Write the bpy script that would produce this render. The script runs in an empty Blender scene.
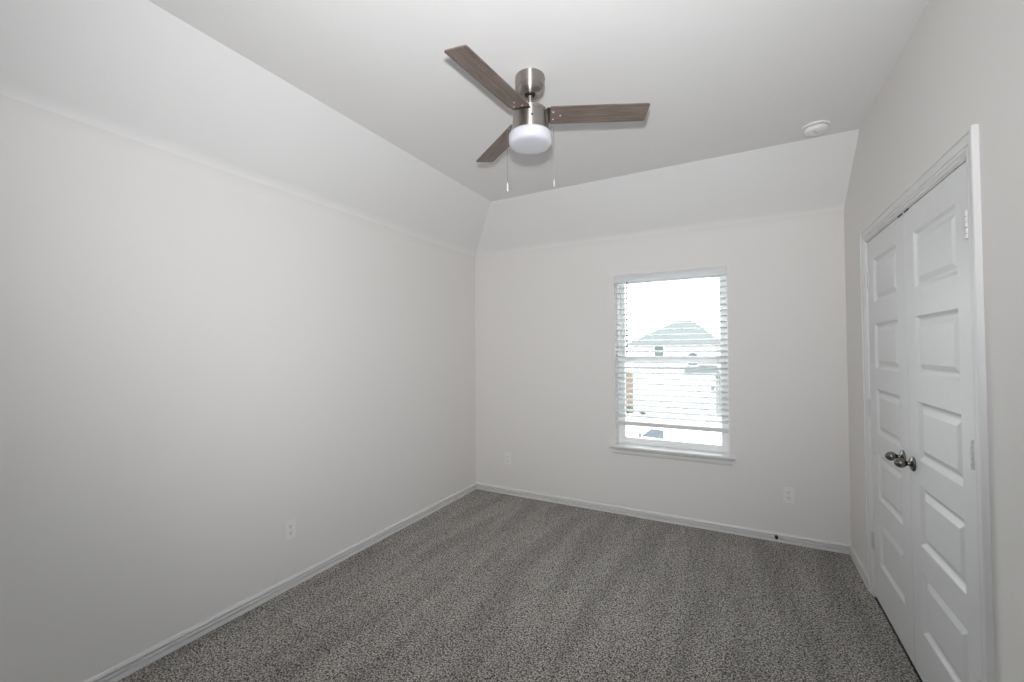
import bpy, bmesh, math, random
from mathutils import Vector, Matrix, noise
C = bpy.context.scene
COL = C.collection
random.seed(7)

# ------------------------------------------------------------------ camera
CAM = Vector((2.463, -3.7884, 1.45))
YAW, PITCH, ROLL = (math.radians(a) for a in (28.141, 1.1751, -0.3989))
fwd = Vector((-math.sin(YAW) * math.cos(PITCH), math.cos(YAW) * math.cos(PITCH), math.sin(PITCH)))
r0 = Vector((math.cos(YAW), math.sin(YAW), 0)); u0 = r0.cross(fwd)
rgt = r0 * math.cos(ROLL) + u0 * math.sin(ROLL); upv = -r0 * math.sin(ROLL) + u0 * math.cos(ROLL)
cd = bpy.data.cameras.new('camera'); cam = bpy.data.objects.new('camera', cd); COL.objects.link(cam)
cd.sensor_width = 36; cd.lens = 427.2158 * 36 / 1024; cd.clip_start = 0.02; cd.clip_end = 300
M4 = Matrix((rgt, upv, -fwd)).transposed().to_4x4(); M4.translation = CAM
cam.matrix_world = M4
C.camera = cam

# ------------------------------------------------------------------ sky, flash, exposure
w = bpy.data.worlds.new('overcast_sky'); C.world = w; w.use_nodes = True
bg = w.node_tree.nodes['Background']; bg.inputs[0].default_value = (0.95, 0.98, 1.0, 1); bg.inputs[1].default_value = 6.6

# camera flash: a head 0.2 m over the lens lighting the room ahead, and an added second head bounced off the wall behind the camera for soft fill
def flash(name, energy, cone, elev, radius, loc, col, back=False):
    fl = bpy.data.lights.new(name, 'SPOT'); flo = bpy.data.objects.new(name, fl); COL.objects.link(flo)
    fl.energy = energy; fl.spot_size = math.radians(cone); fl.spot_blend = 1.0; fl.shadow_soft_size = radius
    fl.color = col
    flo.location = loc
    el = math.radians(180 - elev if back else elev)
    fd = Vector((-math.sin(YAW) * math.cos(el), math.cos(YAW) * math.cos(el), math.sin(el)))
    flo.rotation_euler = fd.to_track_quat('-Z', 'Y').to_euler()
flash('camera_flash', 208, 127, 15, 0.035, (2.455, -3.79, 1.66), (0.985, 0.985, 1.0))
flash('added_bounce_fill', 108, 110, 8, 0.05, (2.455, -3.79, 1.70), (0.70, 0.83, 1.0), back=True)

C.view_settings.view_transform = 'Standard'; C.view_settings.look = 'None'
C.view_settings.exposure = 0.0; C.view_settings.gamma = 1.0; C.view_settings.use_curve_mapping = False
C.cycles.use_denoising = True
C.cycles.max_bounces = 14; C.cycles.diffuse_bounces = 10; C.cycles.transparent_max_bounces = 16
C.cycles.sample_clamp_indirect = 8

# ------------------------------------------------------------------ sizes
W = 3.1276; ZK = 2.4358; ZC = 2.7881; S = 0.496; YN = -4.35
WIN = (1.472, 2.375, 0.599, 2.105)
DOOR = (-0.592, -1.862, 2.062)

# ------------------------------------------------------------------ materials
def nm(name):
    m = bpy.data.materials.new(name); m.use_nodes = True
    nt = m.node_tree; b = nt.nodes['Principled BSDF']
    return m, nt, b
def N(nt, t, **kw):
    n = nt.nodes.new(t)
    for k, v in kw.items():
        if k in n.inputs: n.inputs[k].default_value = v
        else: setattr(n, k, v)
    return n
def ramp(nt, fac, stops):
    r = nt.nodes.new('ShaderNodeValToRGB'); e = r.color_ramp.elements
    while len(e) < len(stops): e.new(0.5)
    for i, (p, c) in enumerate(stops): e[i].position = p; e[i].color = (*c, 1)
    nt.links.new(fac, r.inputs[0]); return r.outputs[0]
def coords(nt, scale=(1, 1, 1), kind='Object'):
    t = nt.nodes.new('ShaderNodeTexCoord'); mp = nt.nodes.new('ShaderNodeMapping')
    mp.inputs['Scale'].default_value = scale
    nt.links.new(t.outputs[kind], mp.inputs[0]); return mp.outputs[0]
def bump(nt, b, h, strength, dist):
    bp = nt.nodes.new('ShaderNodeBump'); bp.inputs['Strength'].default_value = strength; bp.inputs['Distance'].default_value = dist
    nt.links.new(h, bp.inputs['Height']); nt.links.new(bp.outputs[0], b.inputs['Normal'])
def plain(name, col, rough=0.5, metal=0.0, spec=0.5, var=0.0, scale=20):
    m, nt, b = nm(name)
    b.inputs['Roughness'].default_value = rough; b.inputs['Metallic'].default_value = metal
    b.inputs['Specular IOR Level'].default_value = spec
    n = N(nt, 'ShaderNodeTexNoise', Scale=scale, Detail=3.0)
    nt.links.new(coords(nt), n.inputs['Vector'])
    lo = tuple(c * (1 - var) for c in col); hi = tuple(min(1, c * (1 + var)) for c in col)
    nt.links.new(ramp(nt, n.outputs['Fac'], [(0.3, lo), (0.7, hi)]), b.inputs['Base Color'])
    return m
def paint(name, col, rough, bscale, bstr):
    m, nt, b = nm(name)
    b.inputs['Base Color'].default_value = (*col, 1); b.inputs['Roughness'].default_value = rough
    b.inputs['Specular IOR Level'].default_value = 0.25
    n = N(nt, 'ShaderNodeTexNoise', Scale=bscale, Detail=2.0); nt.links.new(coords(nt), n.inputs['Vector'])
    bump(nt, b, n.outputs['Fac'], bstr, 0.002)
    return m
WALL = paint('greige_wall_paint', (0.745, 0.728, 0.708), 0.7, 160, 0.10)
CEIL = paint('ceiling_paint', (0.79, 0.785, 0.78), 0.75, 120, 0.12)
TRIM = plain('white_trim_paint', (0.71, 0.705, 0.70), 0.38, var=0.01)
DOORM = plain('white_door_paint', (0.73, 0.735, 0.74), 0.42, var=0.01)
VINYL = plain('white_vinyl', (0.88, 0.885, 0.89), 0.35, var=0.01)
SLAT = plain('white_faux_wood', (0.84, 0.85, 0.86), 0.4, var=0.01)
nt = SLAT.node_tree; tl = N(nt, 'ShaderNodeBsdfTranslucent'); tl.inputs[0].default_value = (0.85, 0.87, 0.87, 1)
mxs = N(nt, 'ShaderNodeMixShader'); mxs.inputs[0].default_value = 0.35
nt.links.new(nt.nodes['Principled BSDF'].outputs[0], mxs.inputs[1]); nt.links.new(tl.outputs[0], mxs.inputs[2]); nt.links.new(mxs.outputs[0], nt.nodes['Material Output'].inputs[0])
PLATE = plain('white_plastic', (0.785, 0.78, 0.77), 0.3, var=0.01)
DARK = plain('black_plastic', (0.012, 0.012, 0.012), 0.5, var=0.1)
NICKEL, nt, b = nm('brushed_nickel')
b.inputs['Metallic'].default_value = 1; b.inputs['Base Color'].default_value = (0.50, 0.465, 0.43, 1); b.inputs['Roughness'].default_value = 0.27
n = N(nt, 'ShaderNodeTexNoise', Scale=30.0, Detail=4.0); nt.links.new(coords(nt, (1, 1, 60)), n.inputs['Vector'])
nt.links.new(ramp(nt, n.outputs['Fac'], [(0.2, (0.40,) * 3), (0.8, (0.46,) * 3)]), b.inputs['Roughness'])
b.inputs['Anisotropic'].default_value = 0.97; b.inputs['Anisotropic Rotation'].default_value = 0.25
tg = N(nt, 'ShaderNodeTangent', direction_type='RADIAL', axis='Z'); nt.links.new(tg.outputs[0], b.inputs['Tangent'])
PEWTER = plain('dark_pewter_metal', (0.20, 0.19, 0.175), 0.24, metal=1.0, var=0.1)
HINGEM = plain('satin_hinge_metal', (0.66, 0.66, 0.67), 0.4, metal=0.3, var=0.02)
GLOBE = plain('frosted_white_glass', (0.62, 0.63, 0.67), 0.28, var=0.01)
CORD = plain('white_cord', (0.62, 0.62, 0.62), 0.7, var=0.05)
WANDM = plain('clear_grey_plastic', (0.16, 0.17, 0.18), 0.2, var=0.05)

WOOD, nt, b = nm('grey_oak_veneer')
b.inputs['Roughness'].default_value = 0.45
cv = coords(nt, (3, 42, 20))
n = N(nt, 'ShaderNodeTexNoise', Scale=1.6, Detail=6.0, Roughness=0.65, Distortion=0.6); nt.links.new(cv, n.inputs['Vector'])
n2 = N(nt, 'ShaderNodeTexNoise', Scale=9.0, Detail=3.0); nt.links.new(cv, n2.inputs['Vector'])
mx = N(nt, 'ShaderNodeMath', operation='MULTIPLY_ADD'); nt.links.new(n2.outputs['Fac'], mx.inputs[0]); mx.inputs[1].default_value = 0.35
nt.links.new(n.outputs['Fac'], mx.inputs[2])
nt.links.new(ramp(nt, mx.outputs[0], [(0.42, (0.085, 0.062, 0.050)), (0.66, (0.165, 0.125, 0.104)), (0.86, (0.235, 0.190, 0.165))]), b.inputs['Base Color'])
bump(nt, b, mx.outputs[0], 0.12, 0.001)

CARPET, nt, b = nm('grey_brown_cut_pile_carpet')
b.inputs['Roughness'].default_value = 1.0; b.inputs['Specular IOR Level'].default_value = 0.05
b.inputs['Sheen Weight'].default_value = 0.15; b.inputs['Sheen Roughness'].default_value = 0.5
cv = coords(nt)
na = N(nt, 'ShaderNodeTexNoise', Scale=115.0, Detail=3.0, Roughness=0.7); nt.links.new(cv, na.inputs['Vector'])
vo = N(nt, 'ShaderNodeTexVoronoi', Scale=150.0); nt.links.new(cv, vo.inputs['Vector'])
ad = N(nt, 'ShaderNodeMath', operation='MULTIPLY_ADD'); nt.links.new(vo.outputs['Distance'], ad.inputs[0]); ad.inputs[1].default_value = -0.30
nt.links.new(na.outputs['Fac'], ad.inputs[2])
base = ramp(nt, ad.outputs[0], [(0.22, (0.040, 0.037, 0.034)), (0.35, (0.265, 0.247, 0.228)), (0.48, (0.62, 0.59, 0.55))])
# vacuum tracks and footprints: the nap laid one way or the other
tk = N(nt, 'ShaderNodeTexNoise', Scale=1.0, Detail=2.5, Roughness=0.5); nt.links.new(coords(nt, (6.5, 1.0, 1)), tk.inputs['Vector'])
trk = ramp(nt, tk.outputs['Fac'], [(0.40, (0.96,) * 3), (0.60, (1.22,) * 3)])
mm = N(nt, 'ShaderNodeMix', data_type='RGBA', blend_type='MULTIPLY'); mm.inputs[0].default_value = 1
nt.links.new(base, mm.inputs[6]); nt.links.new(trk, mm.inputs[7]); nt.links.new(mm.outputs[2], b.inputs['Base Color'])
bump(nt, b, ad.outputs[0], 0.9, 0.012)

GLASS = bpy.data.materials.new('window_glass'); GLASS.use_nodes = True; nt = GLASS.node_tree
nt.nodes.remove(nt.nodes['Principled BSDF'])
tr = N(nt, 'ShaderNodeBsdfTransparent'); tr.inputs[0].default_value = (0.93, 0.96, 0.95, 1)
gl = N(nt, 'ShaderNodeBsdfGlossy', Roughness=0.02); fr = N(nt, 'ShaderNodeFresnel', IOR=1.45); mx = N(nt, 'ShaderNodeMixShader')
nt.links.new(fr.outputs[0], mx.inputs[0]); nt.links.new(tr.outputs[0], mx.inputs[1]); nt.links.new(gl.outputs[0], mx.inputs[2])
nt.links.new(mx.outputs[0], nt.nodes['Material Output'].inputs[0])

SHINGLE = plain('weathered_grey_shingle', (0.103, 0.109, 0.115), 0.9, var=0.12, scale=9)
BRICK, nt, b = nm('pale_tan_brick')
bt = N(nt, 'ShaderNodeTexBrick', Scale=1.0); nt.links.new(coords(nt, (1, 1, 1)), bt.inputs['Vector'])
bt.inputs['Color1'].default_value = (0.20, 0.155, 0.13, 1); bt.inputs['Color2'].default_value = (0.235, 0.20, 0.175, 1); bt.inputs['Mortar'].default_value = (0.307, 0.293, 0.28, 1)
bt.inputs['Brick Width'].default_value = 0.24; bt.inputs['Row Height'].default_value = 0.08; bt.inputs['Mortar Size'].default_value = 0.01
nt.links.new(bt.outputs[0], b.inputs['Base Color']); b.inputs['Roughness'].default_value = 0.9
PIER = plain('orange_brown_brick', (0.135, 0.092, 0.068), 0.9, var=0.2, scale=8)
PIERG = plain('grey_brick', (0.16, 0.153, 0.15), 0.9, var=0.2, scale=8)
SIDING = plain('white_garage_paint', (0.82, 0.82, 0.82), 0.6, var=0.01)
GUTTER = plain('grey_gutter_paint', (0.113, 0.107, 0.103), 0.5, var=0.03)
DGLASS = plain('dark_window_glass', (0.047, 0.06, 0.061), 0.12, var=0.05)
CONC = plain('pale_concrete', (0.72, 0.72, 0.71), 0.95, var=0.05, scale=2)
LEAF = plain('shrub_green', (0.073, 0.087, 0.047), 0.8, var=0.3, scale=30)
CARW = plain('white_car_paint', (0.85, 0.86, 0.87), 0.2, var=0.005)
CARG = plain('blue_grey_car_glass', (0.067, 0.079, 0.097), 0.12, var=0.2, scale=6)
RUBBER = plain('black_rubber', (0.02, 0.02, 0.02), 0.8, var=0.1)

# ------------------------------------------------------------------ helpers
def add_box(bm, lo, hi, bev=0.0):
    t = bmesh.new()
    bmesh.ops.create_cube(t, size=1)
    for v in t.verts:
        for i in range(3): v.co[i] = (lo[i] + hi[i]) / 2 + v.co[i] * (hi[i] - lo[i])
    if bev: bmesh.ops.bevel(t, geom=t.edges[:], offset=bev, segments=2, profile=0.7, affect='EDGES')
    merge(bm, t)
def merge(bm, t, mat=None):
    if mat is not None: t.transform(mat)
    me = bpy.data.meshes.new('tmp'); t.to_mesh(me); t.free(); bm.from_mesh(me); bpy.data.meshes.remove(me)
def lathe(bm, prof, mat=None, seg=48):
    """prof: list of (r, z) spun about z"""
    t = bmesh.new(); rings = []
    for r, z in prof:
        if r < 1e-6: rings.append([t.verts.new((0, 0, z))])
        else: rings.append([t.verts.new((r * math.cos(2 * math.pi * k / seg), r * math.sin(2 * math.pi * k / seg), z)) for k in range(seg)])
    for a, c in zip(rings, rings[1:]):
        for k in range(seg):
            k2 = (k + 1) % seg
            if len(a) == 1 and len(c) == 1: continue
            if len(a) == 1: t.faces.new((a[0], c[k], c[k2]))
            elif len(c) == 1: t.faces.new((a[k], a[k2], c[0]))
            else: t.faces.new((a[k], a[k2], c[k2], c[k]))
    bmesh.ops.recalc_face_normals(t, faces=t.faces)
    merge(bm, t, mat)
def tube(bm, pts, r, seg=8):
    t = bmesh.new(); rings = []
    pts = [Vector(p) for p in pts]
    for i, p in enumerate(pts):
        d = (pts[min(i + 1, len(pts) - 1)] - pts[max(i - 1, 0)]).normalized()
        q = d.to_track_quat('Z', 'Y')
        rings.append([t.verts.new(p + q @ Vector((r * math.cos(2 * math.pi * k / seg), r * math.sin(2 * math.pi * k / seg), 0))) for k in range(seg)])
    for a, c in zip(rings, rings[1:]):
        for k in range(seg): t.faces.new((a[k], a[(k + 1) % seg], c[(k + 1) % seg], c[k]))
    t.faces.new(rings[0][::-1]); t.faces.new(rings[-1])
    merge(bm, t)
def prism(bm, prof, place, t0, t1, m0=None, m1=None):
    """closed profile [(u, d)] swept from t0 to t1; place(u, d, t) -> xyz; m0/m1(u) shift the ends (mitres)"""
    t = bmesh.new()
    A = [t.verts.new(place(u, d, t0 + (m0(u, d) if m0 else 0))) for u, d in prof]
    B = [t.verts.new(place(u, d, t1 + (m1(u, d) if m1 else 0))) for u, d in prof]
    n = len(prof)
    for i in range(n): t.faces.new((A[i], A[(i + 1) % n], B[(i + 1) % n], B[i]))
    t.faces.new(A[::-1]); t.faces.new(B)
    bmesh.ops.recalc_face_normals(t, faces=t.faces)
    merge(bm, t)
def obj(name, bm, mat, parent=None, smooth=None, loc=None):
    me = bpy.data.meshes.new(name)
    bmesh.ops.remove_doubles(bm, verts=bm.verts, dist=1e-6)
    bm.to_mesh(me); bm.free(); me.materials.append(mat)
    if smooth:
        for p in me.polygons: p.use_smooth = True
        me.set_sharp_from_angle(angle=math.radians(smooth))
    o = bpy.data.objects.new(name, me); COL.objects.link(o)
    if parent: o.parent = parent
    if loc: o.location = loc
    return o
def tag(o, label, cat, group=None, kind=None):
    o['label'] = label; o['category'] = cat
    if group: o['group'] = group
    if kind: o['kind'] = kind
    return o
def thing(name, label, cat, loc=(0, 0, 0), group=None, kind=None):
    o = bpy.data.objects.new(name, None); COL.objects.link(o); o.location = loc; o.empty_display_size = 0.1
    return tag(o, label, cat, group, kind)
def BM(): return bmesh.new()

# ------------------------------------------------------------------ room shell
bm = BM(); add_box(bm, (-0.13, YN - 0.13, -0.12), (W + 0.9, 0.185, 0.0))
tag(obj('floor', bm, CARPET), 'grey-brown speckled cut-pile carpet over the whole floor', 'carpet', kind='structure')

T = 0.07                                             # length of the softened knee, each side
al = math.atan2(ZC - ZK, S)
prof = [(-0.13, ZK - T)]
p0, pc, p2 = Vector((0, ZK - T)), Vector((0, ZK)), Vector((T * math.cos(al), ZK + T * math.sin(al)))
for i in range(9):
    t = i / 8; q = p0 * (1 - t) ** 2 + pc * 2 * t * (1 - t) + p2 * t * t; prof.append((q.x, q.y))
prof.append((S, ZC))
bm = BM(); XR, YE = W + 0.10, YN - 0.10
vl = [[bm.verts.new((o, YE, z)), bm.verts.new((o, -o, z)), bm.verts.new((XR, -o, z))] for o, z in prof]
for a, c in zip(vl, vl[1:]):
    bm.faces.new((a[0], a[1], c[1], c[0])); bm.faces.new((a[1], a[2], c[2], c[1]))
bm.faces.new((vl[-1][0], vl[-1][1], vl[-1][2], bm.verts.new((XR, YE, ZC))))
bmesh.ops.recalc_face_normals(bm, faces=bm.faces)
ex = bmesh.ops.extrude_face_region(bm, geom=bm.faces[:])
for v in ex['geom']:
    if isinstance(v, bmesh.types.BMVert): v.co.z += 0.2
bmesh.ops.recalc_face_normals(bm, faces=bm.faces)
ce = obj('ceiling', bm, CEIL, smooth=25); ce.data.materials.append(WALL)
for p in ce.data.polygons:
    if p.center.z < ZK - 0.012: p.material_index = 1
tag(ce, 'pale flat ceiling sloping down to the left and back walls', 'ceiling', kind='structure')

bm = BM(); add_box(bm, (-0.13, YN - 0.13, 0), (0, 0.0, ZK - T))
tag(obj('wall_left', bm, WALL), 'plain greige wall along the left of the room', 'wall', kind='structure')
bm = BM(); add_box(bm, (-0.13, YN - 0.13, 0), (W + 0.12, YN, 2.95))
tag(obj('wall_near', bm, WALL), 'greige wall behind the camera', 'wall', kind='structure')

def holed(bm, us, vs, hole, place, d0, d1):
    """slab between depths d0 (room face) and d1 with one rectangular hole"""
    U = [us[0], hole[0], hole[1], us[1]]; V = [vs[0], hole[2], hole[3], vs[1]]
    open_bottom = hole[2] <= vs[0]
    t = bmesh.new()
    for i in range(3):
        for j in range(3):
            if V[j + 1] - V[j] < 1e-6 or (i == 1 and j == 1): continue
            for d in (d0, d1):
                t.faces.new([t.verts.new(place(*p, d)) for p in ((U[i], V[j]), (U[i + 1], V[j]), (U[i + 1], V[j + 1]), (U[i], V[j + 1]))])
    def strip(a, c): t.faces.new([t.verts.new(place(*a, d0)), t.verts.new(place(*c, d0)), t.verts.new(place(*c, d1)), t.verts.new(place(*a, d1))])
    h = [(U[1], V[1]), (U[2], V[1]), (U[2], V[2]), (U[1], V[2])]
    for k in range(4):
        if open_bottom and k == 0: continue
        strip(h[k], h[(k + 1) % 4])
    o = [(U[0], V[0]), (U[3], V[0]), (U[3], V[3]), (U[0], V[3])]
    for k in range(4): strip(o[k], o[(k + 1) % 4])
    bmesh.ops.remove_doubles(t, verts=t.verts, dist=1e-5)
    bmesh.ops.recalc_face_normals(t, faces=t.faces)
    merge(bm, t)
bm = BM(); holed(bm, (-0.13, W), (0, ZK - T), WIN, lambda u, v, d: (u, d, v), 0, 0.185)
tag(obj('wall_back', bm, WALL), 'greige back wall holding the window', 'wall', kind='structure')
JO = 0.018                                           # jamb board thickness
bm = BM(); holed(bm, (YN, 0.185), (0, 2.95), (DOOR[1] - 0.003 - JO, DOOR[0] + 0.003 + JO, 0, DOOR[2] + 0.004 + JO), lambda u, v, d: (W + d, u, v), 0, 0.12)
tag(obj('wall_right', bm, WALL), 'greige wall on the right holding the closet doors', 'wall', kind='structure')
bm = BM(); y0, y1 = -2.15, -0.3
add_box(bm, (W + 0.80, y0 - .05, 0), (W + 0.85, y1 + .05, 2.4)); add_box(bm, (W + 0.12, y0 - .05, 0), (W + 0.80, y0, 2.4))
add_box(bm, (W + 0.12, y1, 0), (W + 0.80, y1 + .05, 2.4)); add_box(bm, (W + 0.12, y0 - .05, 2.4), (W + 0.85, y1 + .05, 2.45))
tag(obj('wall_closet', bm, WALL), 'closet walls behind the double doors', 'wall', kind='structure')

# baseboards ----------------------------------------------------------------
BP = [(0, 0), (0.0155, 0), (0.0155, 0.021), (0.0160, 0.0215), (0.0020, 0.0225), (0.0020, 0.0305), (0.0140, 0.0315), (0.0140, 0.0420),
      (0.0010, 0.0430), (0.0010, 0.0495), (0.0120, 0.0505), (0.0090, 0.0590), (0.0050, 0.0645), (0.0, 0.0655)]
def base(name, place, t0, t1, m0, m1, label):
    bm = BM(); prism(bm, BP, place, t0, t1, m0, m1)
    return tag(obj(name, bm, TRIM), label, 'baseboard', kind='structure')
pos, neg = (lambda u, d: u), (lambda u, d: -u)
CW = 0.073; CO0 = DOOR[0] + 0.003 + 0.005 + CW - 0.003; CO1 = DOOR[1] - 0.003 - 0.005 - CW + 0.003
base('baseboard_left', lambda u, d, t: (u, t, d), YN, 0, pos, neg, 'white moulded baseboard along the left wall')
base('baseboard_back', lambda u, d, t: (t, -u, d), 0, W, pos, neg, 'white moulded baseboard along the back wall under the window')
base('baseboard_right', lambda u, d, t: (W - u, t, d), CO0, 0, None, neg, 'short white baseboard between the back corner and the closet casing')
base('baseboard_near', lambda u, d, t: (W - u, t, d), YN, CO1, pos, None, 'white baseboard on the right wall before the closet')

# closet casing and jamb ----------------------------------------------------
CP = [(0, 0), (0, .0165), (.003, .018), (.012, .018), (.015, .0130), (.018, .0145), (.042, .0120), (.045, .0075), (.049, .0105), (.057, .0105),
      (.060, .0060), (.063, .0085), (.070, .0070), (CW, .0030), (CW, 0)]
HT = DOOR[2] + 0.004 + 0.005 + CW
trim = thing('trim_1', 'white moulded casing around the closet doorway', 'door casing', (W, (CO0 + CO1) / 2, 0), kind='structure')
ty = (CO0 + CO1) / 2
bm = BM()
prism(bm, CP, lambda u, d, t: (-d, CO0 - u - ty, t), 0, HT, None, lambda u, d: -u)
prism(bm, CP, lambda u, d, t: (-d, CO1 + u - ty, t), 0, HT, None, lambda u, d: -u)
prism(bm, CP, lambda u, d, t: (-d, t - ty, HT - u), CO1, CO0, lambda u, d: u, lambda u, d: -u)
obj('casing', bm, TRIM, trim)
bm = BM(); ja, jb, jt = DOOR[0] + 0.003 - ty, DOOR[1] - 0.003 - ty, DOOR[2] + 0.004
add_box(bm, (0, ja, 0), (0.12, ja + JO, jt + JO)); add_box(bm, (0, jb - JO, 0), (0.12, jb, jt + JO)); add_box(bm, (0, jb, jt), (0.12, ja, jt + JO))
add_box(bm, (0.04, ja - 0.012, 0), (0.07, ja, jt)); add_box(bm, (0.04, jb, 0), (0.07, jb + 0.012, jt)); add_box(bm, (0.04, jb + 0.012, jt - 0.012), (0.07, ja - 0.012, jt))
obj('jamb', bm, TRIM, trim)

# closet doors --------------------------------------------------------------
PZ = [(1.702, 1.948), (1.330, 1.583), (0.967, 1.217), (0.603, 0.856), (0.232, 0.488)]
def door(name, ya, yb, pa, pb, hinge_y, knob_y, catch_y, label):
    """leaf from y=ya to yb (ya<yb), panels pa..pb; the room face lies at x = W"""
    root = thing(name, label, 'door', (W + 0.002, (ya + yb) / 2, 0.014), kind='structure')
    oy, oz = (ya + yb) / 2, 0.014
    top = DOOR[2]
    bm = BM()
    def q(pts): bm.faces.new([bm.verts.new((x, y - oy, z - oz)) for x, y, z in pts])
    zs = [oz] + [v for p in sorted(PZ) for v in p] + [top]
    for k in range(0, len(zs) - 1):
        if k % 2 == 0: q([(0, ya, zs[k]), (0, yb, zs[k]), (0, yb, zs[k + 1]), (0, ya, zs[k + 1])])
        else:
            q([(0, ya, zs[k]), (0, pa, zs[k]), (0, pa, zs[k + 1]), (0, ya, zs[k + 1])])
            q([(0, pb, zs[k]), (0, yb, zs[k]), (0, yb, zs[k + 1]), (0, pb, zs[k + 1])])
    for z0, z1 in PZ:
        rings = [(0, 0), (.004, .0030), (.010, .0085), (.016, .0118), (.020, .0125), (.025, .0125), (.046, .0034), (.049, .0028)]
        rr = [[(d, pa + i, z0 + i), (d, pb - i, z0 + i), (d, pb - i, z1 - i), (d, pa + i, z1 - i)] for i, d in rings]
        for a, c in zip(rr, rr[1:]):
            for k in range(4): q([a[k], a[(k + 1) % 4], c[(k + 1) % 4], c[k]])
        q(rr[-1])
    X = 0.035
    q([(X, ya, oz), (X, yb, oz), (X, yb, top), (X, ya, top)])
    for a, c in (((ya, oz), (yb, oz)), ((yb, oz), (yb, top)), ((yb, top), (ya, top)), ((ya, top), (ya, oz))):
        q([(0, a[0], a[1]), (0, c[0], c[1]), (X, c[0], c[1]), (X, a[0], a[1])])
    bmesh.ops.remove_doubles(bm, verts=bm.verts, dist=1e-5); bmesh.ops.recalc_face_normals(bm, faces=bm.faces)
    obj('door_leaf', bm, DOORM, root)
    s = 1 if hinge_y > oy else -1
    for zc in (1.847, 1.098, 0.330):                   # hinges
        bm = BM(); z0, z1 = zc - 0.046 - oz, zc + 0.046 - oz; hy = hinge_y - oy
        for k in range(5):
            a = z0 + (z1 - z0) * k / 5
            lathe(bm, [(0, a + .0008), (.0078, a + .0010), (.0078, a + .0172), (0, a + .0176)], Matrix.Translation((-0.0085, hy, 0)), 14)
        lathe(bm, [(0, z1), (.0045, z1), (.0045, z1 + .003), (0, z1 + .005)], Matrix.Translation((-0.0085, hy, 0)), 12)
        add_box(bm, (-0.0035, hy - 0.018, z0), (0.0006, hy - 0.001, z1)) if s > 0 else add_box(bm, (-0.0035, hy + 0.001, z0), (0.0006, hy + 0.018, z1))
        obj('hinge', bm, HINGEM, root, smooth=35)
    # knob: rosette, neck and egg-shaped grip pointing into the room
    R = Matrix.Rotation(math.radians(-90), 4, 'Y')
    ro = BM(); lathe(ro, [(0, 0), (.0315, 0), (.0325, .003), (.031, .0065), (.026, .0095), (.019, .0115), (.0125, .0135), (.0115, .016)], R)
    rosette = obj('knob_rosette', ro, PEWTER, root, smooth=30, loc=(0, knob_y - oy, 0.933 - oz)); rosette['label'] = 'dark pewter round rosette'
    kb = BM(); lathe(kb, [(.0115, .0155), (.0095, .020), (.0095, .022), (.0120, .026), (.0170, .031), (.0205, .037), (.0218, .044), (.0208, .051), (.0175, .058), (.0122, .0635), (.006, .0675), (0, .0688)], R)
    knob = obj('knob', kb, PEWTER, rosette, smooth=30); knob['label'] = 'dark pewter egg-shaped knob'
    bm = BM(); add_box(bm, (-0.004, catch_y - oy - 0.024, top - oz - 0.002), (0.030, catch_y - oy + 0.024, top - oz + 0.0036), 0.001)
    obj('ball_catch', bm, DARK, root)
    return root
MY = -1.2300
door('door_1', MY + 0.0015, DOOR[0], -1.108, -0.706, DOOR[0] + 0.0015, -1.146, -1.185, 'far white five-panel closet door leaf beside the back corner')
door('door_2', DOOR[1], MY - 0.0015, -1.757, -1.342, DOOR[1] - 0.0015, -1.279, -1.272, 'near white five-panel closet door leaf, the wider one in view')

# ------------------------------------------------------------------ window
wx0, wx1, wz0, wz1 = WIN; cx = (wx0 + wx1) / 2
win = thing('window_1', 'white single-hung window set into the back wall', 'window', (cx, 0, wz0), kind='structure')
def wb(bm, x0, x1, y0, y1, z0, z1, bev=0.002): add_box(bm, (x0 - cx, y0, z0 - wz0), (x1 - cx, y1, z1 - wz0), bev)
FB = 0.026; Y0, Y1 = 0.115, 0.185
bm = BM()
wb(bm, wx0, wx0 + FB, Y0, Y1, wz0, wz1); wb(bm, wx1 - FB, wx1, Y0, Y1, wz0, wz1)
wb(bm, wx0 + FB, wx1 - FB, Y0, Y1, wz1 - FB, wz1); wb(bm, wx0 + FB, wx1 - FB, Y0, Y1, wz0, wz0 + 0.022)
obj('window_frame', bm, VINYL, win)
def sash(name, y0, y1, z0, z1, s, top, bot):
    bm = BM(); a, c = wx0 + FB, wx1 - FB
    wb(bm, a, a + s, y0, y1, z0, z1, .003); wb(bm, c - s, c, y0, y1, z0, z1, .003)
    wb(bm, a + s, c - s, y0, y1, z1 - top, z1, .003); wb(bm, a + s, c - s, y0, y1, z0, z0 + bot, .003)
    o = obj(name, bm, VINYL, win)
    bm = BM(); ym = (y0 + y1) / 2; wb(bm, a + s - .004, c - s + .004, ym - .002, ym + .002, z0 + bot - .004, z1 - top + .004, 0)
    obj('pane', bm, GLASS, o)
sash('upper_sash', 0.154, 0.182, 1.337, wz1 - FB, 0.034, 0.034, 0.034)
sash('lower_sash', 0.123, 0.151, wz0 + 0.022, 1.375, 0.034, 0.036, 0.032)
bm = BM()
# stool: nose with ears past the opening, tongue into the recess
prism(bm, [(-0.036, -0.020), (-0.042, -0.017), (-0.045, -0.010), (-0.045, -0.003), (-0.041, 0.003), (0.0, 0.003), (0.0, -0.020)], lambda u, d, t: (t - cx, u, d), 1.426, 2.417)
wb(bm, wx0 + .0005, wx1 - .0005, 0, Y0, wz0 - .001, wz0 + .003, 0)
obj('window_sill', bm, TRIM, win)
bm = BM()
prism(bm, [(0, -0.020), (-.017, -0.020), (-.017, -.031), (-.012, -.036), (-.010, -.040), (-.012, -.044), (-.011, -.060), (-.007, -.070), (0, -.074)],
      lambda u, d, t: (t - cx, u, d), 1.446, 2.391)
obj('apron', bm, TRIM, win)

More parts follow.
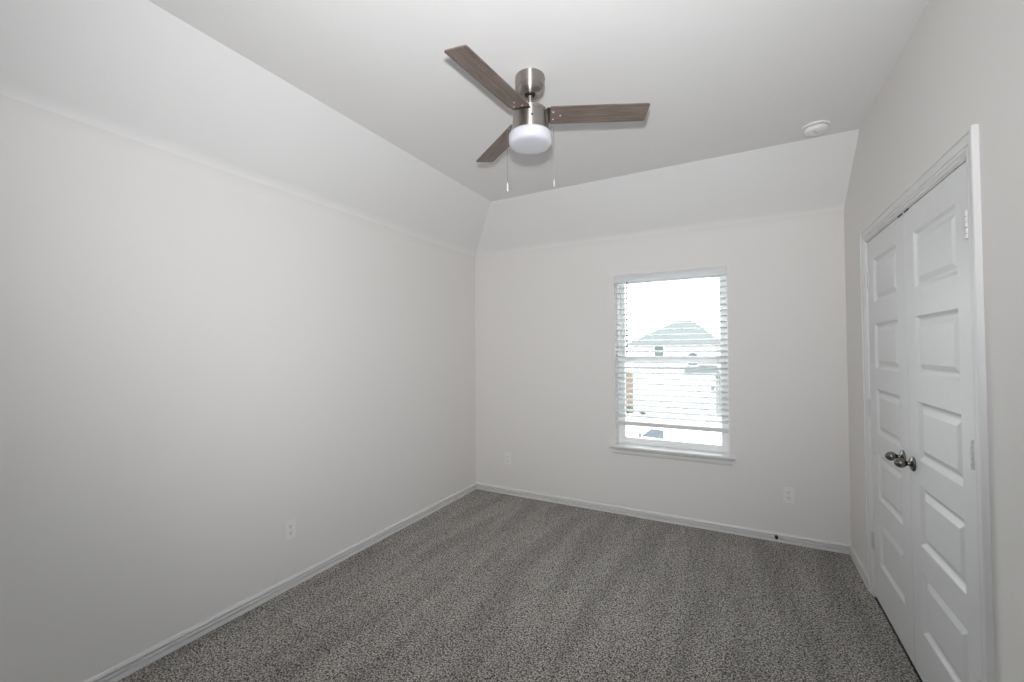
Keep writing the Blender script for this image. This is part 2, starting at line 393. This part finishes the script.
# blind ----------------------------------------------------------------------
bl = thing('window_blind', 'white horizontal-slat blind with slats open, hanging in the window', 'blind', (cx, 0.03, wz1 - 0.001))
def L(x, y, z): return (x - cx, y - 0.03, z - (wz1 - 0.001))
bx0, bx1 = wx0 + 0.006, wx1 - 0.006
bm = BM()
prism(bm, [(0, 0), (0, .064), (-.002, .068), (-.006, .070), (-.009, .066), (-.009, .004), (-.006, 0)], lambda u, d, t: L(t, u + 0.004, wz1 - 0.070 + d), wx0 + .002, wx1 - .002)
obj('valance', bm, SLAT, bl)
bm = BM(); add_box(bm, L(bx0, 0.010, wz1 - 0.048), L(bx1, 0.058, wz1 - 0.002), 0.002); obj('head_rail', bm, SLAT, bl)
ZR = 0.792; PITCHS = 0.0472; zt = 1.994; tilt = math.radians(13.5); hd = 0.0265; yc = 0.036
bm = BM(); k = 0
while zt - k * PITCHS > ZR + 0.03:
    z = zt - k * PITCHS; k += 1
    pr = []
    for sgn in (1, -1):
        for i in range(7):
            u = (-1 + i / 3) * sgn
            pr.append((u * hd, sgn * 0.0014 + 0.0012 * (1 - u * u)))
    pr = [(u * math.cos(tilt) - d * math.sin(tilt), u * math.sin(tilt) + d * math.cos(tilt)) for u, d in pr]
    prism(bm, pr, lambda u, d, t: L(t, yc + u, z + d), bx0, bx1)
obj('slats', bm, SLAT, bl, smooth=40)
bm = BM(); add_box(bm, L(bx0, yc - .027, ZR - .013), L(bx1, yc + .027, ZR + .022), 0.004); obj('bottom_rail', bm, TRIM, bl)
for x in (wx0 + 0.115, wx1 - 0.075):
    bm = BM()
    for y in (yc - 0.0265, yc + 0.0265): tube(bm, [L(x, y, wz1 - 0.05), L(x, y, ZR)], 0.0009, 6)
    kk = 0
    while zt - kk * PITCHS > ZR + 0.03:
        z = zt - kk * PITCHS - 0.0035; kk += 1
        tube(bm, [L(x, yc - .0265, z - .0055), L(x, yc + .0265, z + .0055)], 0.0006, 5)
    obj('ladder_cord', bm, CORD, bl)
bm = BM(); tube(bm, [L(1.590, 0.001, 2.040), L(1.588, -0.004, 2.0), L(1.583, -0.006, 1.41)], 0.006, 8)
obj('tilt_wand', bm, WANDM, bl)['label'] = 'clear grey tilt wand'

# ------------------------------------------------------------------ ceiling fan
FX, FY = 1.5715, -1.9157
fan = thing('ceiling_fan', 'brushed-nickel three-blade ceiling fan with grey-brown wood blades and white drum light', 'ceiling fan', (FX, FY, ZC))
def fz(p): return [(r, z - ZC) for r, z in p]
bm = BM(); lathe(bm, fz([(0, ZC), (.070, ZC), (.072, ZC - .002), (.072, 2.729), (.0705, 2.7265), (.0695, 2.7255), (.0695, 2.722), (.066, 2.712), (.056, 2.703), (.040, 2.699), (.027, 2.699), (.027, 2.712), (0, 2.712)]), seg=64)
can = obj('canopy', bm, NICKEL, fan, smooth=30)
for k in (0, 1):
    a = math.radians(200 + 180 * k); bm = BM()
    lathe(bm, [(0, 0.0), (.004, 0), (.0036, .002), (0, .0028)], Matrix.Translation((.0715 * math.cos(a), .0715 * math.sin(a), 2.772 - ZC)) @ Matrix.Rotation(a, 4, 'Z') @ Matrix.Rotation(math.radians(90), 4, 'Y'), 12)
    obj('canopy_screw', bm, DARK, can)
bm = BM(); lathe(bm, fz([(0, 2.7115), (.0262, 2.7115), (.0262, 2.703), (.022, 2.696), (.0145, 2.692), (0, 2.692)])); obj('hanger_ball', bm, DARK, fan, smooth=30)
bm = BM(); lathe(bm, fz([(0, 2.71), (.0115, 2.71), (.0115, 2.652), (.0165, 2.651), (.0165, 2.626), (.024, 2.622), (0, 2.622)])); obj('downrod', bm, NICKEL, fan, smooth=30)
bm = BM(); lathe(bm, fz([(0, 2.6255), (.050, 2.6255), (.070, 2.6235), (.0795, 2.618), (.083, 2.609), (.0835, 2.5965), (.0825, 2.596), (.0825, 2.5935), (.0840, 2.593), (.0855, 2.575), (.0885, 2.553),
                     (.0945, 2.524), (.0985, 2.508), (.0995, 2.5015), (.0975, 2.4995), (0, 2.4995)]), seg=64)
mot = obj('motor_housing', bm, NICKEL, fan, smooth=30)
bm = BM(); a = math.atan2(-0.83, 0.42)
sa = a + math.radians(4)
lathe(bm, [(0, 0), (.0045, 0), (.0045, .003), (0, .0035)], Matrix.Translation((.0875 * math.cos(sa), .0875 * math.sin(sa), 2.556 - ZC)) @ Matrix.Rotation(sa, 4, 'Z') @ Matrix.Rotation(math.radians(90), 4, 'Y'), 14)
obj('housing_screw', bm, DARK, mot)
bm = BM(); lathe(bm, fz([(.090, 2.5005), (.1035, 2.5005), (.1058, 2.498), (.1063, 2.490), (.1063, 2.470), (.1045, 2.459), (.0985, 2.450), (.088, 2.4455), (.060, 2.4435), (0, 2.443)]), seg=64)
obj('light_shade', bm, GLOBE, fan, smooth=40)['label'] = 'frosted white drum light shade'
BLL, BW, R0, ZB, TAU = 0.566, 0.114, 0.098, 2.595, math.radians(-10.98)
def outline():
    r = 0.009; pts = []
    x0, x1, h = R0, BLL, BW / 2
    for cxx, cyy, a0, rr in ((x1, h, 0, r), (x0, h, 90, .006), (x0, -h, 180, .006), (x1, -h, 270, r)):
        sx = -1 if cxx == x1 else 1; sy = -1 if cyy > 0 else 1
        for k in range(6):
            t = math.radians(a0 + 18 * k)
            pts.append((cxx + sx * rr + rr * math.cos(t), cyy + sy * rr + rr * math.sin(t)))
    return pts
bb = None
for i in range(3):
    a = math.radians(25.23 + 120 * i)
    Rz = Matrix.Translation((0, 0, ZB - ZC)) @ Matrix.Rotation(a, 4, 'Z') @ Matrix.Rotation(TAU, 4, 'X')
    if bb is None:
        bm = BM(); t = bmesh.new(); o = outline()
        lo = [t.verts.new((x, y, -0.003)) for x, y in o]; hi = [t.verts.new((x, y, 0.003)) for x, y in o]
        n = len(o)
        t.faces.new(lo[::-1]); t.faces.new(hi)
        for k in range(n): t.faces.new((lo[k], lo[(k + 1) % n], hi[(k + 1) % n], hi[k]))
        merge(bm, t); bl0 = obj('blade', bm, WOOD, fan)
        bm = BM(); add_box(bm, (0.060, -.034, .0032), (0.165, .034, .0068), .001); add_box(bm, (.079, -.050, -.0032), (.0985, .050, .0031), .001)
        br0 = obj('blade_bracket', bm, PEWTER, bl0)
        scr = []
        for sx, sy in ((.112, .024), (.112, -.024), (.146, 0)):
            bm = BM(); lathe(bm, [(0, -.0056), (.0025, -.0052), (.0042, -.0038), (.0045, -.0029), (0, -.0029)], Matrix.Translation((sx, sy, 0)), 12)
            scr.append(obj('screw', bm, HINGEM, bl0, smooth=40))
        bb = [bl0, br0] + scr; bl0.matrix_local = Rz
        for s_ in bb: s_.data.name = s_.name
    else:
        nb = bb[0].copy(); COL.objects.link(nb); nb.parent = fan; nb.matrix_local = Rz
        for ch in bb[1:]:
            c2 = ch.copy(); COL.objects.link(c2); c2.parent = nb
h = Vector((0.903, 0.43, 0))
for sgn, ztop, zbot, plen, rad in ((-1, 2.535, 2.224, 0.046, .0042), (1, 2.535, 2.243, 0.036, .0030)):
    p = h * (0.1135 * sgn)
    bm = BM(); tube(bm, [h * (0.092 * sgn) + Vector((0, 0, ztop - ZC)), h * (0.107 * sgn) + Vector((0, 0, ztop - ZC + .001)), p + Vector((0, 0, ztop - ZC - .004)), p + Vector((0, 0, zbot + plen - ZC))], 0.0009, 6)
    z = zbot + plen
    while z < ztop - 0.006:
        t = bmesh.new(); bmesh.ops.create_icosphere(t, subdivisions=1, radius=0.0017); merge(bm, t, Matrix.Translation(p + Vector((0, 0, z - ZC)))); z += 0.0052
    lathe(bm, [(0, -.006), (.0045, -.004), (.0055, .002), (.0045, .006), (0, .007)], Matrix.Translation(h * (0.1 * sgn) + Vector((0, 0, ztop - ZC))), 12)
    ch = obj('pull_chain', bm, NICKEL, fan)
    bm = BM(); lathe(bm, [(0, plen + .002), (.0016, plen), (rad, plen - .006), (rad, .008), (rad * 1.15, .005), (rad * .9, .001), (0, 0)], Matrix.Translation(p + Vector((0, 0, zbot - ZC))), 14)
    obj('pull_knob', bm, GLOBE, ch, smooth=40)['label'] = 'small white chain pull'

# ------------------------------------------------------------------ smoke detector
sd = thing('smoke_detector', 'round white smoke detector on the ceiling above the closet', 'smoke detector', (2.885, -0.665, ZC))
bm = BM(); lathe(bm, [(0, 0), (.072, 0), (.072, -.006), (.070, -.010), (.062, -.0115), (0, -.0115)]); obj('mounting_base', bm, PLATE, sd, smooth=30)
bm = BM(); lathe(bm, [(.054, -.0115), (.054, -.0155), (.0, -.0155)]); obj('vent_gap_shade', bm, DARK, sd, smooth=30)  # black ring puts the shadow of the vent gap into the colour
bm = BM(); lathe(bm, [(.050, -.0150), (.062, -.0152), (.0635, -.018), (.0625, -.030), (.058, -.037), (.050, -.041), (.028, -.0425), (.026, -.0405), (.0, -.0405)])
cov = obj('cover', bm, PLATE, sd, smooth=35)
bm = BM(); lathe(bm, [(0, -.044), (.010, -.0435), (.0115, -.0405), (0, -.0400)], Matrix.Translation((0.006, -0.004, 0)), 24); obj('test_button', bm, CORD, cov, smooth=35)
bm = BM(); add_box(bm, (-.016, -.030, -.0432), (-.006, -.026, -.0415)); obj('indicator_slot', bm, DARK, cov)

# ------------------------------------------------------------------ wall outlets
def outlet_parts(root):
    """plate in the local xz plane, facing -y"""
    bm = BM(); add_box(bm, (-.035, -.0055, -.0575), (.035, 0, .0575), 0.0025)
    pl_ = obj('cover_plate', bm, PLATE, root)
    bm = BM(); lathe(bm, [(0, -.0012), (.0025, -.0010), (.003, 0), (0, 0)], Matrix.Translation((0, -.0055, 0)) @ Matrix.Rotation(math.radians(-90), 4, 'X') @ Matrix.Scale(-1, 4, (0, 0, 1)), 12)
    obj('screw', bm, CORD, pl_)
    for s in (1, -1):
        bm = BM(); t = bmesh.new(); pts = []
        for k in range(28):
            a = 2 * math.pi * k / 28; pts.append((.017 * math.cos(a), max(-.0125, min(.0125, .017 * math.sin(a)))))
        f = [t.verts.new((x, -.0075, z + s * .0195)) for x, z in pts]; g = [t.verts.new((x, -.0045, z + s * .0195)) for x, z in pts]
        t.faces.new(f)
        for k in range(28): t.faces.new((f[k], g[k], g[(k + 1) % 28], f[(k + 1) % 28]))
        bmesh.ops.recalc_face_normals(t, faces=t.faces); merge(bm, t)
        rc = obj('receptacle', bm, PLATE, root)
        bm = BM(); zc = s * .0195
        add_box(bm, (-.0075, -.0079, zc - .001), (-.0050, -.0073, zc + .0085)); add_box(bm, (.0050, -.0079, zc - .000), (.0075, -.0073, zc + .0080))
        lathe(bm, [(0, .0004), (.0026, .0004), (.0026, 0), (0, 0)], Matrix.Translation((0, -.0075, zc - .0075)) @ Matrix.Rotation(math.radians(90), 4, 'X'), 12)
        obj('contact_slots', bm, DARK, rc)
def copy_tree(o, parent=None):
    c = o.copy(); COL.objects.link(c)
    if parent: c.parent = parent
    for ch in list(o.children): copy_tree(ch, c)
    return c
G = 'white electrical outlets'
oA = thing('wall_outlet', 'white duplex outlet on the left wall near its baseboard', 'outlet', (0, -2.098, 0.353), G)
outlet_parts(oA)
oB = copy_tree(oA); oB.location = (0.379, 0, 0.355); tag(oB, 'white duplex outlet on the back wall between the left corner and the window', 'outlet', G)
oC = copy_tree(oA); oC.location = (2.760, 0, 0.355); tag(oC, 'white duplex outlet on the back wall right of the window, nearest the closet', 'outlet', G)
oA.rotation_euler = (0, 0, math.radians(90))

# door stop on the back baseboard
ds = thing('door_stop', 'small dark door stop screwed to the back baseboard right of the window', 'door stop', (2.676, -0.0115, 0.040))
R = Matrix.Rotation(math.radians(90), 4, 'X')
bm = BM(); lathe(bm, [(0, 0), (.0125, 0), (.0125, .003), (.008, .007), (.0055, .009), (.0055, .026), (0, .026)], R, 20); obj('stem', bm, PEWTER, ds, smooth=30)
bm = BM(); lathe(bm, [(0, .0255), (.0095, .0255), (.0105, .029), (.0100, .037), (.006, .041), (0, .042)], R, 20); obj('rubber_tip', bm, RUBBER, ds, smooth=30)

# ------------------------------------------------------------------ outdoors
GZ = -3.2
bm = BM(); add_box(bm, (-60, 0.6, GZ - 0.3), (60, 90, GZ))
tag(obj('ground', bm, CONC), 'pale concrete drive and street outside the window', 'ground', kind='structure')
HY = 28.07
hs = thing('house', 'two-storey tan brick house with grey hip roof seen through the window', 'house', (-1.7, HY, GZ))
def H(x, y, z): return (x + 1.7, y - HY, z - GZ)
bm = BM(); add_box(bm, H(-4.55, HY, GZ), H(1.05, HY + 9, 1.75)); obj('brick_wall', bm, BRICK, hs)
bm = BM(); e0, e1, ye0, ye1 = -4.85, 1.35, HY - 0.35, HY + 9.3
vv = [bm.verts.new(H(*p)) for p in ((e0, ye0, 1.83), (e1, ye0, 1.83), (e1, ye1, 1.83), (e0, ye1, 1.83), (-1.72, HY + 3.1, 3.62), (-0.84, HY + 3.1, 3.62), (-0.84, HY + 6.2, 3.62), (-1.72, HY + 6.2, 3.62))]
for f in ((0, 1, 5, 4), (1, 2, 6, 5), (2, 3, 7, 6), (3, 0, 4, 7), (4, 5, 6, 7), (3, 2, 1, 0)): bm.faces.new([vv[i] for i in f])
rf = obj('roof', bm, SHINGLE, hs)
bm = BM(); lathe(bm, [(0, 0), (.05, 0), (.05, 1.0), (0, 1.0)], Matrix.Translation(H(-0.27, HY + 3.4, 2.95)), 12); obj('vent_pipe', bm, GUTTER, rf)
bm = BM(); add_box(bm, H(e0, ye0 - .1, 1.72), H(e1, ye0, 1.84), .01); add_box(bm, H(e0, ye0 - .0, 1.72), H(e1, HY, 1.74)); obj('gutter', bm, GUTTER, hs)
for x0, x1, z0, z1, arch in ((-2.99, -2.37, 0.84, 1.72, 0), (-0.76, -0.14, 0.30, 1.0, 1)):
    bm = BM(); add_box(bm, H(x0 - .06, HY - .06, z0 - .06), H(x1 + .06, HY, z1 + .06 - (.1 if arch else 0)), .01)
    if arch:
        t = bmesh.new(); m = (x0 + x1) / 2; r = (x1 - x0) / 2 + .06
        ps = [(m + r * math.cos(math.pi * k / 10), z1 - .05 + .24 * math.sin(math.pi * k / 10)) for k in range(11)]
        A = [t.verts.new(H(x, HY - .06, z)) for x, z in ps]; B_ = [t.verts.new(H(x, HY, z)) for x, z in ps]
        t.faces.new(A); t.faces.new(B_[::-1])
        for k in range(11): t.faces.new((A[k], B_[k], B_[(k + 1) % 11], A[(k + 1) % 11]))
        bmesh.ops.recalc_face_normals(t, faces=t.faces); merge(bm, t)
    wf = obj('window', bm, SIDING, hs)
    bm = BM(); add_box(bm, H(x0, HY - .075, z0), H(x1, HY - .05, z1 - (.02 if arch else 0)))
    if arch:
        t = bmesh.new(); r = (x1 - x0) / 2
        ps = [(m + r * math.cos(math.pi * k / 10), z1 - .02 + .18 * math.sin(math.pi * k / 10)) for k in range(11)]
        t.faces.new([t.verts.new(H(x, HY - .075, z)) for x, z in ps]); merge(bm, t)
    obj('pane', bm, DGLASS, wf)
# garage front, door, piers, little roof
bm = BM(); add_box(bm, H(-4.50, HY - .12, GZ), H(0.98, HY - .001, -0.36)); obj('garage_wall', bm, SIDING, hs)
bm = BM()
for r in range(4):
    z0 = GZ + .02 + r * .485
    add_box(bm, H(-3.90, HY - .17, z0), H(.50, HY - .11, z0 + .475), .012)
    for c in range(4): add_box(bm, H(-3.82 + c * 1.09, HY - .185, z0 + .07), H(-3.82 + c * 1.09 + .95, HY - .165, z0 + .40), .008)
obj('garage_door', bm, SIDING, hs)
bm = BM(); add_box(bm, H(-5.0, HY - .35, GZ), H(-4.50, HY + .3, -0.2), .02); obj('brick_pier', bm, PIER, hs)
bm = BM(); add_box(bm, H(.95, HY - .35, GZ), H(1.32, HY + .3, -0.45), .02); obj('brick_pier', bm, PIERG, hs)
bm = BM(); vv = [bm.verts.new(H(*p)) for p in ((-1.0, HY - .7, -.36), (1.32, HY - .7, -.36), (1.0, HY, .30), (-.83, HY, .30), (-1.0, HY, -.36), (1.32, HY, -.36))]
for f in ((0, 1, 2, 3), (0, 3, 4), (1, 5, 2), (0, 4, 5, 1), (3, 2, 5, 4)): bm.faces.new([vv[i] for i in f])
obj('porch_roof', bm, SHINGLE, hs)
bm = BM(); add_box(bm, H(.66, HY - .28, -1.5), H(.84, HY - .12, -1.18), .02); lathe(bm, [(.13, 0), (0, .12)], Matrix.Translation(H(.75, HY - .2, -1.18)), 8); obj('wall_lantern', bm, GUTTER, hs)

def shrub(x, y, rx, hz, seed, label):
    rnd = random.Random(seed); bm = BM()
    for k in range(260):
        a, u = rnd.random() * 6.283, rnd.random(); rr = rx * math.sqrt(rnd.random()) * (0.6 + .4 * math.sin(math.pi * u))
        p = Vector((rr * math.cos(a), rr * math.sin(a), 0.04 + u * hz)); d = Vector((rnd.uniform(-1, 1), rnd.uniform(-1, 1), rnd.uniform(-.3, 1))).normalized()
        s = d.orthogonal().normalized() * .035; 
        vs = [bm.verts.new(p - s), bm.verts.new(p + d * .05 - s * .3), bm.verts.new(p + d * .12), bm.verts.new(p + s)]
        bm.faces.new(vs)
    o = obj('shrub', bm, LEAF, loc=(x, y, GZ)); tag(o, label, 'shrub', 'shrubs by the brick pier')
shrub(-4.75, HY - .8, .38, .42, 3, 'small green shrub at the foot of the brick pier outside')
shrub(-3.70, HY - .8, .26, .30, 5, 'low green shrub by the garage door outside')

# white van parked in front, nose to the left
VY = 13.5
van = thing('van', 'white van parked outside, its dark side window showing under the blind', 'van', (-0.2, VY, GZ))
def V(x, z, y): return (x + 0.2, y, z - GZ)
sidep = [(-2.45, -2.86), (-2.45, -2.45), (-2.30, -2.22), (-1.30, -2.02), (-0.80, -1.42), (-0.55, -1.26), (-0.2, -1.20), (2.35, -1.20), (2.45, -1.35), (2.50, -2.86)]
bm = BM(); t = bmesh.new()
A = [t.verts.new(V(x, z, 0.0)) for x, z in sidep]; B_ = [t.verts.new(V(x, z, 1.9)) for x, z in sidep]; n = len(sidep)
t.faces.new(A); t.faces.new(B_[::-1])
for k in range(n): t.faces.new((A[k], B_[k], B_[(k + 1) % n], A[(k + 1) % n]))
bmesh.ops.recalc_face_normals(t, faces=t.faces); bmesh.ops.bevel(t, geom=t.edges[:], offset=.06, segments=3, profile=.6, affect='EDGES'); merge(bm, t)
obj('body', bm, CARW, van, smooth=35)
bm = BM(); sp = [(-1.03, -1.985), (-0.19, -2.03), (-0.19, -1.69), (-0.66, -1.665)]
bm.faces.new([bm.verts.new(V(x, z, -.004)) for x, z in sp]); ex = bmesh.ops.extrude_face_region(bm, geom=bm.faces[:])
for v in ex['geom']:
    if isinstance(v, bmesh.types.BMVert): v.co.y += .02
bmesh.ops.recalc_face_normals(bm, faces=bm.faces); obj('side_window', bm, CARG, van)
bm = BM(); q = [V(-1.27, -1.985, .14), V(-1.27, -1.985, 1.76), V(-.84, -1.468, 1.66), V(-.84, -1.468, .24)]
bm.faces.new([bm.verts.new(Vector(p) + Vector((-.012, 0, .010))) for p in q]); ex = bmesh.ops.extrude_face_region(bm, geom=bm.faces[:])
for v in ex['geom']:
    if isinstance(v, bmesh.types.BMVert): v.co += Vector((.014, 0, -.012))
bmesh.ops.recalc_face_normals(bm, faces=bm.faces); obj('windshield', bm, CARG, van)
bm = BM(); add_box(bm, V(-1.12, -2.02, -.20), V(-1.02, -1.84, -.03), .02); add_box(bm, V(-1.09, -2.00, -.05), V(-1.05, -1.95, .02)); obj('side_mirror', bm, GUTTER, van)
for x in (-1.55, 1.65):
    for y in (-.02, 1.70):
        bm = BM(); lathe(bm, [(0, 0), (.20, 0), (.30, .01), (.34, .05), (.34, .17), (.30, .22), (0, .22)], Matrix.Translation(V(x, GZ + .34, y)) @ Matrix.Rotation(math.radians(-90), 4, 'X'), 28)
        wh = obj('wheel', bm, RUBBER, van, smooth=35)
        bm = BM(); lathe(bm, [(0, -.012), (.16, -.008), (.19, .001), (0, .001)], Matrix.Translation(V(x, GZ + .34, y)) @ Matrix.Rotation(math.radians(-90), 4, 'X'), 20)
        obj('hubcap', bm, HINGEM, wh)
